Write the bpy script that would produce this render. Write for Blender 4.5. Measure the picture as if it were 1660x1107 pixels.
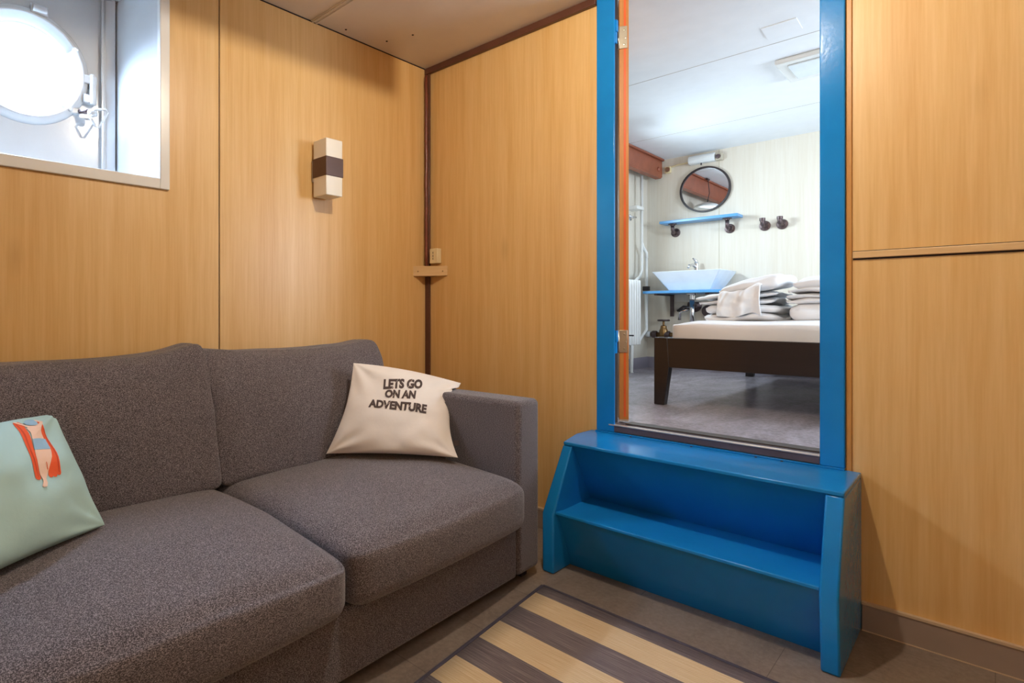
import bpy, bmesh, math, random
from mathutils import Vector, Matrix, noise
random.seed(7)
PI = math.pi
for o in list(bpy.data.objects): bpy.data.objects.remove(o)
scn = bpy.context.scene
col = scn.collection

# ---------------------------------------------------------------- camera
cd = bpy.data.cameras.new('camera'); cam = bpy.data.objects.new('camera', cd); col.objects.link(cam)
cd.sensor_width = 36; cd.lens = 923/1660*36
cd.shift_x = 190/1660; cd.shift_y = -48.5/1660
cd.clip_start = .02
cam.location = (0, 0, 1.045); cam.rotation_euler = (PI/2, 0, math.atan2(923, 875))
scn.camera = cam
# ---------------------------------------------------------------- world and exposure
w = bpy.data.worlds.new('sky'); scn.world = w; w.use_nodes = True
w.node_tree.nodes['Background'].inputs[0].default_value = (.86, .94, 1, 1)
w.node_tree.nodes['Background'].inputs[1].default_value = 1.6
vs = scn.view_settings
vs.view_transform = 'Standard'; vs.look = 'None'; vs.gamma = 1; vs.use_curve_mapping = False; vs.exposure = 0.0

def area(name, loc, target, sx, sy, power, color, shape='RECTANGLE', spread=180):
    l = bpy.data.lights.new(name, 'AREA'); l.shape = shape; l.size = sx; l.size_y = sy
    l.energy = power; l.color = color; l.spread = math.radians(spread)
    o = bpy.data.objects.new(name, l); col.objects.link(o); o.location = loc
    o.rotation_euler = (Vector(target)-Vector(loc)).to_track_quat('-Z', 'Y').to_euler()
    return o
# warm ceiling lamp of the saloon (a small bare bulb), above the camera's view
def bulb(name, loc, power, color, r):
    l = bpy.data.lights.new(name, 'POINT'); l.energy = power; l.color = color; l.shadow_soft_size = r
    o = bpy.data.objects.new(name, l); col.objects.link(o); o.location = loc; return o
bulb('ceiling_lamp_light', (-.70, 1.30, 2.385), 58, (1, .89, .74), .022)
# added soft warm fill under the ceiling further back, not a real lamp
area('rear_fill_light', (.55, -.1, 2.38), (.2, .4, 0), .5, .5, 4, (1, .92, .80), 'SQUARE')
# daylight through the portholes (just outside the glass)
area('porthole_daylight', (-2.66, .48, 2.02), (-1.5, .75, 0.5), .44, .44, 42, (.50, .70, 1), 'DISK', 140)
area('sky_light', (-3.22, .30, 2.66), (-2.60, .48, 2.0), .5, .5, 410, (.42, .68, 1), 'DISK', 70)
area('bedroom_porthole_daylight', (-2.25, 4.35, 1.92), (0, 4.6, 1.2), .42, .42, 27, (.70, .87, 1), 'DISK', 150)
# added fill areas without windows: bedroom's right side, and rear of the saloon
area('bedroom_fill_light', (1.36, 3.9, 1.75), (-1.5, 4.0, 1.7), 1.0, .7, 64, (.70, .84, 1))
area('saloon_fill_light', (1.4, -.9, 1.7), (-1.2, 1.6, 1.2), 1.2, .8, 8, (.92, .95, 1))

# ---------------------------------------------------------------- helpers
def tag(o, label=None, cat=None, group=None, kind=None):
    if label: o['label'] = label
    if cat: o['category'] = cat
    if group: o['group'] = group
    if kind: o['kind'] = kind
    return o
def setmat(me, mats):
    for m in (mats if isinstance(mats, (list, tuple)) else [mats]): me.materials.append(m)
def obj(name, bm, mats, parent=None, smooth=False, world=True, bevel=0, seg=2, sub=0):
    """link bm as one mesh object; coordinates are world ones unless world=False"""
    if parent is not None and world:
        M = mat_of(parent).inverted()
        bmesh.ops.transform(bm, matrix=M, verts=bm.verts)
    bmesh.ops.recalc_face_normals(bm, faces=bm.faces)
    me = bpy.data.meshes.new(name); bm.to_mesh(me); bm.free()
    if smooth:
        for p in me.polygons: p.use_smooth = True
    setmat(me, mats)
    o = bpy.data.objects.new(name, me); col.objects.link(o)
    if parent is not None: o.parent = parent
    if bevel:
        b = o.modifiers.new('bevel', 'BEVEL'); b.width = bevel; b.segments = seg; b.limit_method = 'ANGLE'; b.angle_limit = .6
        b.harden_normals = False
        for p in me.polygons: p.use_smooth = True
        try: me.set_sharp_from_angle(angle=.6)
        except Exception: pass
    if sub:
        s = o.modifiers.new('sub', 'SUBSURF'); s.levels = s.render_levels = sub
    return o
def mat_of(o):
    M = Matrix.LocRotScale(o.location, o.rotation_euler, o.scale)
    return mat_of(o.parent) @ M if o.parent else M
def empty(name, loc, rz=0, label=None, cat=None, group=None):
    o = bpy.data.objects.new(name, None); col.objects.link(o); o.location = loc; o.rotation_euler = (0, 0, rz)
    o.empty_display_size = .1
    return tag(o, label, cat, group)
def box(bm, x0, x1, y0, y1, z0, z1, mi=0):
    v = [bm.verts.new((x, y, z)) for x in (x0, x1) for y in (y0, y1) for z in (z0, z1)]
    for f in ((0, 1, 3, 2), (4, 6, 7, 5), (0, 4, 5, 1), (2, 3, 7, 6), (0, 2, 6, 4), (1, 5, 7, 3)):
        bm.faces.new([v[i] for i in f]).material_index = mi
def B(*a):
    bm = bmesh.new(); box(bm, *a); return bm
def prism(bm, pts, d):
    """closed polygon (3D points) pushed along vector d"""
    d = Vector(d); a = [bm.verts.new(p) for p in pts]; b = [bm.verts.new(Vector(p)+d) for p in pts]
    n = len(a); bm.faces.new(a); bm.faces.new(b[::-1])
    for i in range(n): bm.faces.new((a[i], b[i], b[(i+1) % n], a[(i+1) % n]))
def tube(bm, pts, r, n=12, caps=True):
    pts = [Vector(p) for p in pts]; rs = r if isinstance(r, (list, tuple)) else [r]*len(pts)
    rings = []; prev = None
    for i, p in enumerate(pts):
        t = (pts[min(i+1, len(pts)-1)]-pts[max(i-1, 0)]).normalized()
        if prev is None:
            u = t.orthogonal().normalized()
        else:
            u = (prev - t*prev.dot(t)).normalized()
        prev = u; v = t.cross(u)
        rings.append([bm.verts.new(p+(u*math.cos(2*PI*k/n)+v*math.sin(2*PI*k/n))*rs[i]) for k in range(n)])
    for a, b in zip(rings, rings[1:]):
        for k in range(n): bm.faces.new((a[k], a[(k+1) % n], b[(k+1) % n], b[k]))
    if caps: bm.faces.new(rings[0][::-1]); bm.faces.new(rings[-1])
def T(pts, r, n=12):
    bm = bmesh.new(); tube(bm, pts, r, n); return bm
def arc(c, a, b, a0, a1, n=8):
    c = Vector(c); a = Vector(a); b = Vector(b)
    return [c+a*math.cos(a0+(a1-a0)*i/n)+b*math.sin(a0+(a1-a0)*i/n) for i in range(n+1)]
def lathe(bm, origin, axis, prof, n=32, ey=1.0, close=False):
    """prof: list of (radius, height along axis)"""
    origin = Vector(origin); axis = Vector(axis).normalized()
    u = Vector((0, 0, 1)) if abs(axis.z) < .9 else Vector((1, 0, 0))
    u = (u-axis*u.dot(axis)).normalized(); v = axis.cross(u)
    rings = []
    for r, hh in prof:
        rings.append([bm.verts.new(origin+axis*hh+(u*math.cos(2*PI*k/n)*ey+v*math.sin(2*PI*k/n))*max(r, 1e-5)) for k in range(n)])
    pairs = list(zip(rings, rings[1:])) + ([(rings[-1], rings[0])] if close else [])
    for a, b in pairs:
        for k in range(n): bm.faces.new((a[k], a[(k+1) % n], b[(k+1) % n], b[k]))
    if not close:
        bm.faces.new(rings[0][::-1]); bm.faces.new(rings[-1])
def L(origin, axis, prof, n=32, ey=1.0, close=False):
    bm = bmesh.new(); lathe(bm, origin, axis, prof, n, ey, close); return bm
def softbox(c, dims, r=.35, puff=(0, 0, 0), seg=14, e=5.0, fn=None):
    """cushion: a cube grid pushed to a rounded box, puffed on its faces; fn(p,n)->offset for wrinkles"""
    bm = bmesh.new(); bmesh.ops.create_cube(bm, size=2)
    bmesh.ops.subdivide_edges(bm, edges=bm.edges, cuts=seg, use_grid_fill=True)
    hx, hy, hz = dims[0]/2, dims[1]/2, dims[2]/2
    rr = min(hx, hy, hz)*r
    for v in bm.verts:
        q = v.co.copy()
        p = Vector((q.x*hx, q.y*hy, q.z*hz))
        inner = Vector((max(-hx+rr, min(hx-rr, p.x)), max(-hy+rr, min(hy-rr, p.y)), max(-hz+rr, min(hz-rr, p.z))))
        d = p-inner
        if d.length > 1e-6: p = inner+d.normalized()*rr if d.length > rr or (abs(q.x) > .999)+(abs(q.y) > .999)+(abs(q.z) > .999) else p
        bx = (1-q.y**2)*(1-q.z**2); by = (1-q.x**2)*(1-q.z**2); bz = (1-q.x**2)*(1-q.y**2)
        p += Vector((q.x*bx*puff[0], q.y*by*puff[1], q.z*bz*puff[2]))
        if fn: p += fn(q, p)
        v.co = p+Vector(c)
    return bm

# ---------------------------------------------------------------- materials
def lin(c):
    return tuple(((x/255+.055)/1.055)**2.4 if x/255 > .04045 else x/255/12.92 for x in c)+(1,)
class NT:
    def __init__(s, name, rough=.5, metal=0, spec=.5):
        s.m = bpy.data.materials.new(name); s.m.use_nodes = True; s.t = s.m.node_tree; s.b = s.t.nodes['Principled BSDF']
        s.b.inputs['Roughness'].default_value = rough; s.b.inputs['Metallic'].default_value = metal
        s.b.inputs['Specular IOR Level'].default_value = spec
    def n(s, ty, **k):
        x = s.t.nodes.new(ty)
        for a, v in k.items():
            if a in x.bl_rna.properties: setattr(x, a, v)
            else: x.inputs[a.replace('_', ' ')].default_value = v
        return x
    def l(s, a, b): s.t.links.new(a, b)
    def coord(s, kind='Object', scale=(1, 1, 1)):
        c = s.n('ShaderNodeTexCoord'); mp = s.n('ShaderNodeMapping'); mp.inputs['Scale'].default_value = scale
        s.l(c.outputs[kind], mp.inputs[0]); return mp.outputs[0]
    def noise(s, co, scale, detail=4, rough=.55, dist=0):
        x = s.n('ShaderNodeTexNoise', Scale=scale, Detail=detail, Roughness=rough, Distortion=dist); s.l(co, x.inputs['Vector']); return x.outputs['Fac']
    def ramp(s, fac, stops, interp='LINEAR'):
        x = s.n('ShaderNodeValToRGB'); x.color_ramp.interpolation = interp; e = x.color_ramp.elements
        while len(e) < len(stops): e.new(.5)
        for i, (p, c) in enumerate(stops): e[i].position = p; e[i].color = c if len(c) == 4 else tuple(c)+(1,)
        s.l(fac, x.inputs[0]); return x.outputs[0]
    def mix(s, fac, a, b, mode='MIX'):
        x = s.n('ShaderNodeMix', data_type='RGBA', blend_type=mode)
        for v, i in ((fac, 0), (a, 6), (b, 7)):
            if hasattr(v, 'is_output') or hasattr(v, 'links'): s.l(v, x.inputs[i])
            else: x.inputs[i].default_value = v
        return x.outputs[2]
    def math(s, op, a, b=None):
        x = s.n('ShaderNodeMath', operation=op)
        for v, i in ((a, 0), (b, 1)):
            if v is None: continue
            if hasattr(v, 'links'): s.l(v, x.inputs[i])
            else: x.inputs[i].default_value = v
        return x.outputs[0]
    def bump(s, hgt, strength=.3, dist=.002):
        x = s.n('ShaderNodeBump', Strength=strength, Distance=dist); s.l(hgt, x.inputs['Height']); s.l(x.outputs[0], s.b.inputs['Normal'])
    def color(s, c):
        if hasattr(c, 'links'): s.l(c, s.b.inputs['Base Color'])
        else: s.b.inputs['Base Color'].default_value = c
def plain(name, c, rough=.5, metal=0, nz=.04, bump=0, bscale=60, spec=.5):
    m = NT(name, rough, metal, spec); co = m.coord(); n = m.noise(co, 9, 3)
    c = lin(c); m.color(m.ramp(n, [(.3, tuple(x*(1-nz) for x in c[:3])), (.7, tuple(min(1, x*(1+nz)) for x in c[:3]))]))
    if bump: m.bump(m.noise(co, bscale, 2), bump, .002)
    return m.m
def wood_laminate(name, base, dark, light, horiz=False, rough=.38):
    m = NT(name, rough)
    co = m.coord(scale=(1, 1, .035) if not horiz else (.035, .035, 1))
    warp = m.coord(scale=(1, 1, .25) if not horiz else (.25, .25, 1))
    fine = m.noise(co, 130, 3, .6); mid = m.noise(co, 26, 3, .5, .3); broad = m.noise(co, 7, 2, .5)
    knots = m.n('ShaderNodeTexVoronoi', Scale=3.2); 
    kc = m.coord(scale=(1, 1, .42)); m.l(kc, knots.inputs['Vector'])
    kd = m.ramp(knots.outputs['Distance'], [(.0, (.75,)*3), (.05, (.35,)*3), (.11, (0, 0, 0))])
    c1 = m.ramp(broad, [(.3, lin(dark)), (.5, lin(base)), (.72, lin(light))])
    c2 = m.ramp(mid, [(.35, lin(dark)), (.5, lin(base)), (.68, lin(light))])
    c = m.mix(.55, c1, c2)
    c3 = m.ramp(fine, [(.35, lin(dark)), (.62, lin(light))])
    c = m.mix(.28, c, c3)
    c = m.mix(m.math('MULTIPLY', kd, .6), c, lin(tuple(x*.82 for x in dark)))
    m.color(c); m.bump(fine, .05, .001)
    return m.m
M = {}
M['wood'] = wood_laminate('maple_laminate', (220, 178, 114), (208, 160, 93), (228, 190, 132))
M['wood_strip'] = wood_laminate('maple_strip', (215, 177, 124), (204, 160, 104), (224, 190, 140), True)
M['wood_dark'] = wood_laminate('strip_wood', (188, 132, 66), (176, 118, 54), (198, 144, 80))
M['moulding'] = plain('brown_moulding', (92, 56, 42), .35, 0, .15)
M['pipe_brown'] = plain('brown_painted_pipe', (112, 58, 42), .3, 0, .2, .3, 40)
M['ceiling'] = plain('ceiling_panel', (222, 212, 202), .5, 0, .02)
M['ceiling2'] = plain('bedroom_ceiling', (236, 240, 244), .45, 0, .02)
M['gap'] = plain('dark_gap', (40, 28, 24), .8)
M['white'] = plain('white_gloss_paint', (204, 205, 204), .18, 0, .02, .12, 45)
M['frame_white'] = plain('window_frame_paint', (228, 226, 220), .25, 0, .02, .08, 30)
M['radiator'] = plain('radiator_white', (232, 230, 224), .3)
M['ceramic'] = plain('white_ceramic', (226, 232, 238), .08)
M['chrome'] = plain('chrome', (215, 215, 218), .12, 1, .02)
M['steel'] = plain('brushed_steel', (190, 180, 160), .32, 1, .06)
M['steel_dark'] = plain('dark_sill_metal', (92, 82, 88), .45, .3, .08)
M['nosing'] = plain('polished_nosing', (226, 216, 205), .35, .6, .02)
M['iron'] = plain('dark_iron_fitting', (98, 84, 84), .4, .75, .2, .3, 90)
M['brass'] = plain('aged_brass', (150, 118, 78), .35, .9, .25)
M['black'] = plain('black_frame', (42, 34, 36), .4)
M['bedwood'] = wood_laminate('dark_stained_wood', (34, 26, 24), (28, 21, 20), (41, 31, 29), True, .35)
M['cream'] = plain('cream_plastic', (226, 206, 160), .35)
M['sconce'] = plain('opal_glass_shade', (236, 228, 212), .15, 0, .01)
M['sconce_band'] = plain('brown_metal_band', (84, 60, 50), .35, .3, .15)
M['lightcover'] = plain('white_light_cover', (228, 230, 228), .3)
M['orange'] = plain('orange_seal', (226, 92, 30), .4, 0, .08)
M['doorwood'] = wood_laminate('door_edge_wood', (200, 132, 62), (180, 108, 46), (212, 150, 80))
M['cotton'] = plain('white_cotton', (244, 244, 246), .8, 0, .03, .35, 25)
M['sheet'] = plain('white_bed_sheet', (232, 230, 230), .8, 0, .02, .2, 14)
M['print_dark'] = None
M['baseboard'] = plain('grey_baseboard', (150, 132, 120), .4, 0, .05)
M['baseboard_top'] = plain('baseboard_top_strip', (196, 172, 142), .4)
M['base2'] = plain('lilac_grey_baseboard', (158, 152, 164), .45)
m = NT('mirror_glass', .01, 1); m.color((.92, .93, .94, 1)); M['mirror'] = m.m
# cream vertical-grain panels of the bedroom
m = NT('cream_panel', .45); co = m.coord(scale=(1, 1, .04)); f1 = m.noise(co, 90, 3, .6); f2 = m.noise(co, 14, 2)
m.color(m.mix(.5, m.ramp(f1, [(.35, lin((218, 208, 190))), (.65, lin((227, 220, 206)))]), m.ramp(f2, [(.3, lin((219, 208, 189))), (.7, lin((228, 221, 207)))])))
M['cream_wall'] = m.m
# blue gloss paint
m = NT('blue_gloss_paint', .16, 0, .28); co = m.coord(); n1 = m.noise(co, 4, 3); n2 = m.noise(co, 70, 3)
m.color(m.ramp(n1, [(.3, lin((20, 122, 192))), (.7, lin((28, 132, 204)))]))
m.bump(m.math('ADD', m.math('MULTIPLY', n2, .6), m.noise(co, 18, 2)), .13, .003); M['blue'] = m.m
m = NT('light_blue_board', .3); m.color(lin((92, 158, 212))); M['blueboard'] = m.m
# sofa fabric: grey-brown melange
m = NT('melange_fabric', .95, 0, .2); co = m.coord()
a = m.n('ShaderNodeTexNoise', Scale=640, Detail=2, Roughness=.7); cx_ = m.coord(scale=(1, .35, 1)); m.l(cx_, a.inputs['Vector'])
b = m.noise(m.coord(scale=(.4, 1, 1.2)), 560, 2, .7); c = m.noise(co, 6, 3)
mixf = m.math('ADD', m.math('MULTIPLY', a.outputs['Fac'], .5), m.math('MULTIPLY', b, .5))
cc = m.ramp(mixf, [(.38, lin((32, 29, 31))), (.49, lin((66, 60, 63))), (.57, lin((146, 138, 141)))])
m.color(m.mix(.12, cc, m.ramp(c, [(.3, lin((80, 68, 66))), (.7, lin((104, 96, 100)))])))
m.bump(mixf, .55, .0015); m.b.inputs['Sheen Weight'].default_value = .25; m.b.inputs['Sheen Roughness'].default_value = .5
M['sofa'] = m.m
# throw pillows
def cloth(name, c, wv=.25):
    m = NT(name, .85, 0, .2); co = m.coord(); n = m.noise(co, 300, 2); n2 = m.noise(co, 9, 3)
    cl = lin(c); m.color(m.ramp(n2, [(.3, tuple(x*.96 for x in cl[:3])), (.7, cl)]))
    m.bump(m.math('ADD', m.math('MULTIPLY', n, .15), m.noise(co, 22, 2)), wv, .004); return m.m
M['pillow_white'] = cloth('off_white_cotton', (232, 224, 216)); M['pillow_mint'] = cloth('mint_cotton', (172, 204, 202))
M['skin'] = plain('print_peach', (232, 196, 172), .85, 0, .01); M['red'] = plain('print_orange_red', (226, 88, 40), .85, 0, .02)
M['red_dark'] = plain('print_dark_red', (196, 66, 28), .85, 0, .02); M['lblue'] = plain('print_light_blue', (148, 184, 208), .85, 0, .01)
m = NT('worn_dark_print', .85); m.color(lin((74, 60, 56))); M['print'] = m.m
# vinyl floor
def vinyl(name, a, b, c, sc=1.0, rough=.4, tile=True):
    m = NT(name, rough); co = m.coord(); st = m.coord(scale=(1, .45, 1))
    n1 = m.noise(st, 7*sc, 6, .65, .8); n2 = m.noise(co, 60*sc, 5, .7)
    cc = m.mix(.45, m.ramp(n1, [(.32, lin(a)), (.5, lin(b)), (.68, lin(c))]), m.ramp(n2, [(.35, lin(a)), (.5, lin(b)), (.65, lin(c))]))
    if tile:
        br = m.n('ShaderNodeTexBrick', Scale=1.0); br.offset = .5
        br.inputs['Brick Width'].default_value = .9; br.inputs['Row Height'].default_value = .3; br.inputs['Mortar Size'].default_value = .0012
        br.inputs['Color1'].default_value = (1, 1, 1, 1); br.inputs['Color2'].default_value = (1, 1, 1, 1); br.inputs['Mortar'].default_value = (.55, .5, .48, 1)
        m.l(co, br.inputs['Vector']); cc = m.mix(1.0, cc, br.outputs['Color'], 'MULTIPLY')
    m.color(cc); m.bump(n2, .12, .001); return m.m
M['floor'] = vinyl('stone_vinyl', (104, 90, 80), (124, 110, 98), (144, 130, 118))
M['floor2'] = vinyl('bedroom_vinyl', (128, 118, 120), (166, 157, 163), (196, 188, 194), .9, .24, False)

# ---------------------------------------------------------------- setting
XA, YB, ZC = -2.271, 2.41, 2.446
XR, YN = 1.5, -1.15              # unseen right and rear walls
F2, YF, ZC2, YB2 = .52, 5.45, 2.452, 2.465
def struct(name, bm, mats, parent=None, **k):
    o = obj(name, bm, mats, parent, **k)
    if parent is None: tag(o, kind='structure')
    return o
struct('floor', B(XA-.1, XR, YN, YB+.0, -.08, 0), M['floor'])
bm = bmesh.new(); box(bm, XA-.1, XR, YB+.004, YF, F2-.08, F2); struct('floor_bedroom', bm, M['floor2'])
struct('ceiling', B(XA-.02, XR, YN, YB, ZC, ZC+.05), M['ceiling'])
struct('ceiling_bedroom', B(XA-.02, XR, YB2, YF+.02, ZC2, ZC2+.05), M['ceiling2'])
# left wall with the window opening
WY0, WY1, WZ0, WZ1 = .09, .871, 1.569, 2.36
bm = bmesh.new()
box(bm, XA-.03, XA, YN, WY0, 0, ZC); box(bm, XA-.03, XA, WY1, YB, 0, ZC)
box(bm, XA-.03, XA, WY0, WY1, 0, WZ0); box(bm, XA-.03, XA, WY0, WY1, WZ1, ZC)
struct('wall_left', bm, M['wood'])
# wall with the doorway
DX0, DX1, DZ1 = -1.19, -.372, 2.435
bm = bmesh.new()
box(bm, XA, DX0, YB, YB+.05, 0, ZC); box(bm, DX1, XR, YB, YB+.05, 0, ZC)
box(bm, DX0, DX1, YB, YB+.05, 0, .50)
struct('wall_back', bm, M['wood'])
struct('wall_right', B(XR, XR+.03, YN, YB, 0, ZC), M['wood'])
struct('wall_front', B(XA, XR, YN-.03, YN, 0, ZC), M['wood'])
bm = bmesh.new()
box(bm, XA-.03, XA, YB2, YF, F2, ZC2)
struct('wall_bedroom_left', bm, M['cream_wall'])
bm = bmesh.new(); box(bm, XA, XR, YF, YF+.03, F2, ZC2)
struct('wall_bedroom_back', bm, M['cream_wall'])
bm = bmesh.new()
box(bm, XA, DX0, YB+.051, YB2, F2, ZC2); box(bm, DX1, XR, YB+.051, YB2, F2, ZC2)
struct('wall_bedroom_front', bm, M['cream_wall'])
struct('wall_bedroom_right', B(XR, XR+.03, YB2, YF, F2, ZC2), M['cream_wall'])
# baseboards
def baseboard(name, bm1, bm2, m1, m2):
    o = struct(name, bm1, m1, bevel=.0015)
    if bm2: obj('top_strip', bm2, m2, o)
    return o
bm = bmesh.new(); box(bm, -.302, .127, YB-.012, YB, .0, .086); box(bm, .1285, XR, YB-.012, YB, .0, .086)
b2 = B(-.302, XR, YB-.015, YB, .086, .094); box(b2, -.302, XR, YB-.014, YB-.012, 0, .003)
baseboard('baseboard_right', bm, b2, M['baseboard'], M['baseboard_top'])
baseboard('baseboard_back', B(XA, -1.27, YB-.012, YB, 0, .09), B(XA, -1.27, YB-.015, YB, .09, .098), M['baseboard'], M['baseboard_top'])
baseboard('baseboard_left', B(XA, XA+.012, YN, YB-.02, 0, .09), None, M['baseboard'], None)
baseboard('baseboard_bedroom_left', B(XA, XA+.012, YB2, YF, F2, F2+.10), None, M['base2'], None)
baseboard('baseboard_bedroom_back', B(XA+.012, XR, YF-.012, YF, F2, F2+.10), None, M['base2'], None)
# trims
bm = B(-.326, XR, YB-.010, YB, 1.221, 1.243)
o = struct('trim_1', bm, M['wood_strip'], bevel=.002)
bm = B(-.326, XR, YB-.0022, YB, 1.216, 1.2205); box(bm, -.326, XR, YB-.0022, YB, 1.2435, 1.2455); obj('shadow_gap', bm, M['gap'], o)
struct('trim_2', B(XA, -1.224, YB-.022, YB, 2.412, ZC), M['moulding'], bevel=.003)
struct('trim_3', B(XA, XA+.03, YB-.016, YB, 0.1, 2.412), M['moulding'], bevel=.002)
struct('trim_4', B(XA, XA+.0035, 1.126, 1.158, .1, ZC), M['wood'], bevel=.0015)
struct('trim_5', B(XA, XA+.0006, 1.1215, 1.1245, .1, ZC), M['gap'])
struct('trim_6', B(-.343, -.328, YB-.006, YB, .1, ZC), M['wood_dark'], bevel=.002)
bm = bmesh.new(); box(bm, XA, XR, 1.592, 1.634, ZC-.003, ZC); box(bm, XA, XR, 1.60, 1.606, ZC-.007, ZC-.003); box(bm, XA, XR, 1.620, 1.626, ZC-.007, ZC-.003)
struct('trim_7', bm, M['ceiling'], bevel=.001)
struct('trim_8', B(XA, XA+.004, YN, YB, ZC-.004, ZC), M['gap'])
# beam under the ceiling, above the camera's view (it shades the top of the left wall)
struct('ceiling_beam', B(-1.24, -1.17, YN, 1.56, 2.338, ZC), M['ceiling'])
# bedroom ceiling joints and wall joint
bm = bmesh.new()
for yy in (3.50, 4.70): box(bm, XA, XR, yy, yy+.004, ZC2-.0012, ZC2)
struct('trim_9', bm, plain('ceiling_joint', (190, 186, 178), .6))
bm = bmesh.new(); box(bm, XA, XR, 3.30, 3.42, ZC2-.002, ZC2)
struct('trim_10', B(-1.655, -1.649, YF-.001, YF, F2, ZC2), plain('panel_joint', (200, 190, 168), .5))
bm.free()
# screws in the ceiling panel
def px_onZ(x, y, Z):
    th = math.atan2(923, 875); c, s = math.cos(th), math.sin(th); a = x-640; r = (a*c-923*s, a*s+923*c, 505-y); k = (Z-1.045)/r[2]
    return r[0]*k, r[1]*k
for sx, sy in ((-2.22, 1.77), (-2.03, 2.05), (-2.17, 2.0)):
    tag(obj('ceiling_screw', L((sx, sy, ZC), (0, 0, -1), [(.006, 0), (.005, .002), (.001, .003)], 10), M['gap']),
        'tiny dark screw head in the ceiling panel near the left wall', 'screw', 'screws in the ceiling panel')

# ---------------------------------------------------------------- window with porthole (left wall)
XH = -2.60
win = empty('window_1', (XA, .48, WZ0)); tag(win, kind='structure')
bm = bmesh.new(); fw = .041
for (a, b, c, d) in ((WY0-fw, WY0, WZ0-fw, WZ1+fw), (WY1-.001, WY1+.038, WZ0-fw, WZ1+fw), (WY0, WY1, WZ0-fw, WZ0), (WY0, WY1, WZ1, WZ1+fw)):
    box(bm, XA-.025, XA+.013, a, b, c, d)
obj('window_frame', bm, M['frame_white'], win, bevel=.003)
# recess lining: right and left cheeks splayed, sill, head
bm = bmesh.new()
prism(bm, [(XA-.01, WY1, WZ0), (XH, .800, WZ0), (XH, .82, WZ0), (XA-.01, WY1+.02, WZ0)], (0, 0, WZ1-WZ0))
prism(bm, [(XA-.01, WY0, WZ0), (XH, .16, WZ0), (XH, .14, WZ0), (XA-.01, WY0-.02, WZ0)], (0, 0, WZ1-WZ0))
box(bm, XH, XA-.01, WY0, WY1, WZ0-.02, WZ0+.004); box(bm, XH, XA-.01, WY0, WY1, WZ1, WZ1+.02)
prism(bm, [(XH+.002, .80, WZ0), (XH+.002, .755, WZ0), (XH+.022, .748, WZ0), (XH+.022, .76, WZ0), (XH+.014, .765, WZ0), (XH+.04, .80, WZ0)], (0, 0, WZ1-WZ0))
obj('window_recess', bm, M['white'], win, bevel=.004)
# hull plate with a round hole
PY, PZ, PR = .480, 2.004, .193
def plate_with_hole(bm, x0, x1, y0, y1, z0, z1, cy, cz, r, n=48):
    fr = []
    for x in (x0, x1):
        ring = []; rect = []
        for k in range(n):
            a = 2*PI*k/n; c, s = math.cos(a), math.sin(a)
            ring.append(bm.verts.new((x, cy+c*r, cz+s*r)))
            t = min((y1-cy)/c if c > 1e-6 else ((y0-cy)/c if c < -1e-6 else 9e9), (z1-cz)/s if s > 1e-6 else ((z0-cz)/s if s < -1e-6 else 9e9))
            rect.append(bm.verts.new((x, cy+c*t, cz+s*t)))
        for k in range(n): bm.faces.new((ring[k], ring[(k+1) % n], rect[(k+1) % n], rect[k]))
        fr.append((ring, rect))
    for k in range(n):
        for q in (0, 1): bm.faces.new((fr[0][q][k], fr[0][q][(k+1) % n], fr[1][q][(k+1) % n], fr[1][q][k]))
bm = bmesh.new(); plate_with_hole(bm, XH-.012, XH, .05, .93, WZ0-.05, WZ1+.05, PY, PZ, PR+.004)
obj('hull_plate', bm, M['white'], win)
ring = L((XH, PY, PZ), (1, 0, 0), [(PR-.022, -.04), (PR-.022, .002), (PR-.006, .010), (PR+.002, .026), (PR+.010, .030), (PR+.014, .022), (PR+.024, .020), (PR+.030, .012), (PR+.034, .0), (PR+.01, -.04)], 64, 1, True)
obj('porthole_ring', ring, M['white'], win, smooth=True)
m = NT('window_glass', .0); m.b.inputs['Transmission Weight'].default_value = 1; m.b.inputs['IOR'].default_value = 1.02; m.color((1, 1, 1, 1)); M['glass'] = m.m
obj('glass_pane', L((XH-.02, PY, PZ), (1, 0, 0), [(PR-.012, 0), (PR-.012, .004)], 64), M['glass'], win)
# hinge on the right of the ring and lug above
bm = bmesh.new()
hy = .715
box(bm, XH, XH+.03, hy-.035, hy+.015, 1.985, 2.02); box(bm, XH, XH+.03, hy-.035, hy+.015, 1.905, 1.94)
tube(bm, [(XH+.026, hy, 1.90), (XH+.026, hy, 2.025)], .012, 16)
box(bm, XH, XH+.018, hy-.045, hy-.02, 1.93, 2.0)
obj('porthole_hinge', bm, M['white'], win, bevel=.004)
bm = bmesh.new(); box(bm, XH, XH+.03, .495, .555, 2.208, 2.245); tube(bm, [(XH+.028, .50, 2.226), (XH+.028, .55, 2.226)], .014, 14)
obj('porthole_lug', bm, M['white'], win, bevel=.004)
# clamp: threaded stud with triangular loop nut
cl = obj('porthole_clamp', T([(XH+.0, .665, 1.868), (XH+.035, .672, 1.862), (XH+.07, .688, 1.855)], [.010, .009, .010], 12), M['iron'], win, smooth=True)
bm = bmesh.new()
c0 = Vector((XH+.075, .700, 1.850)); tube(bm, [c0-Vector((.008, .006, 0)), c0+Vector((.012, .006, 0))], .016, 14)
tri = [c0+Vector(q) for q in ((.01, .0, -.002), (.012, -.012, -.02), (.015, .008, -.056), (.015, .018, -.057), (.012, .055, .012), (.012, .048, .024), (.01, .012, .016), (.01, 0, .008))]
tube(bm, tri, .0048, 10)
tube(bm, [tri[-1], tri[0]], .0048, 10)
obj('loop_nut', bm, M['white'], cl, smooth=True)
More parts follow.
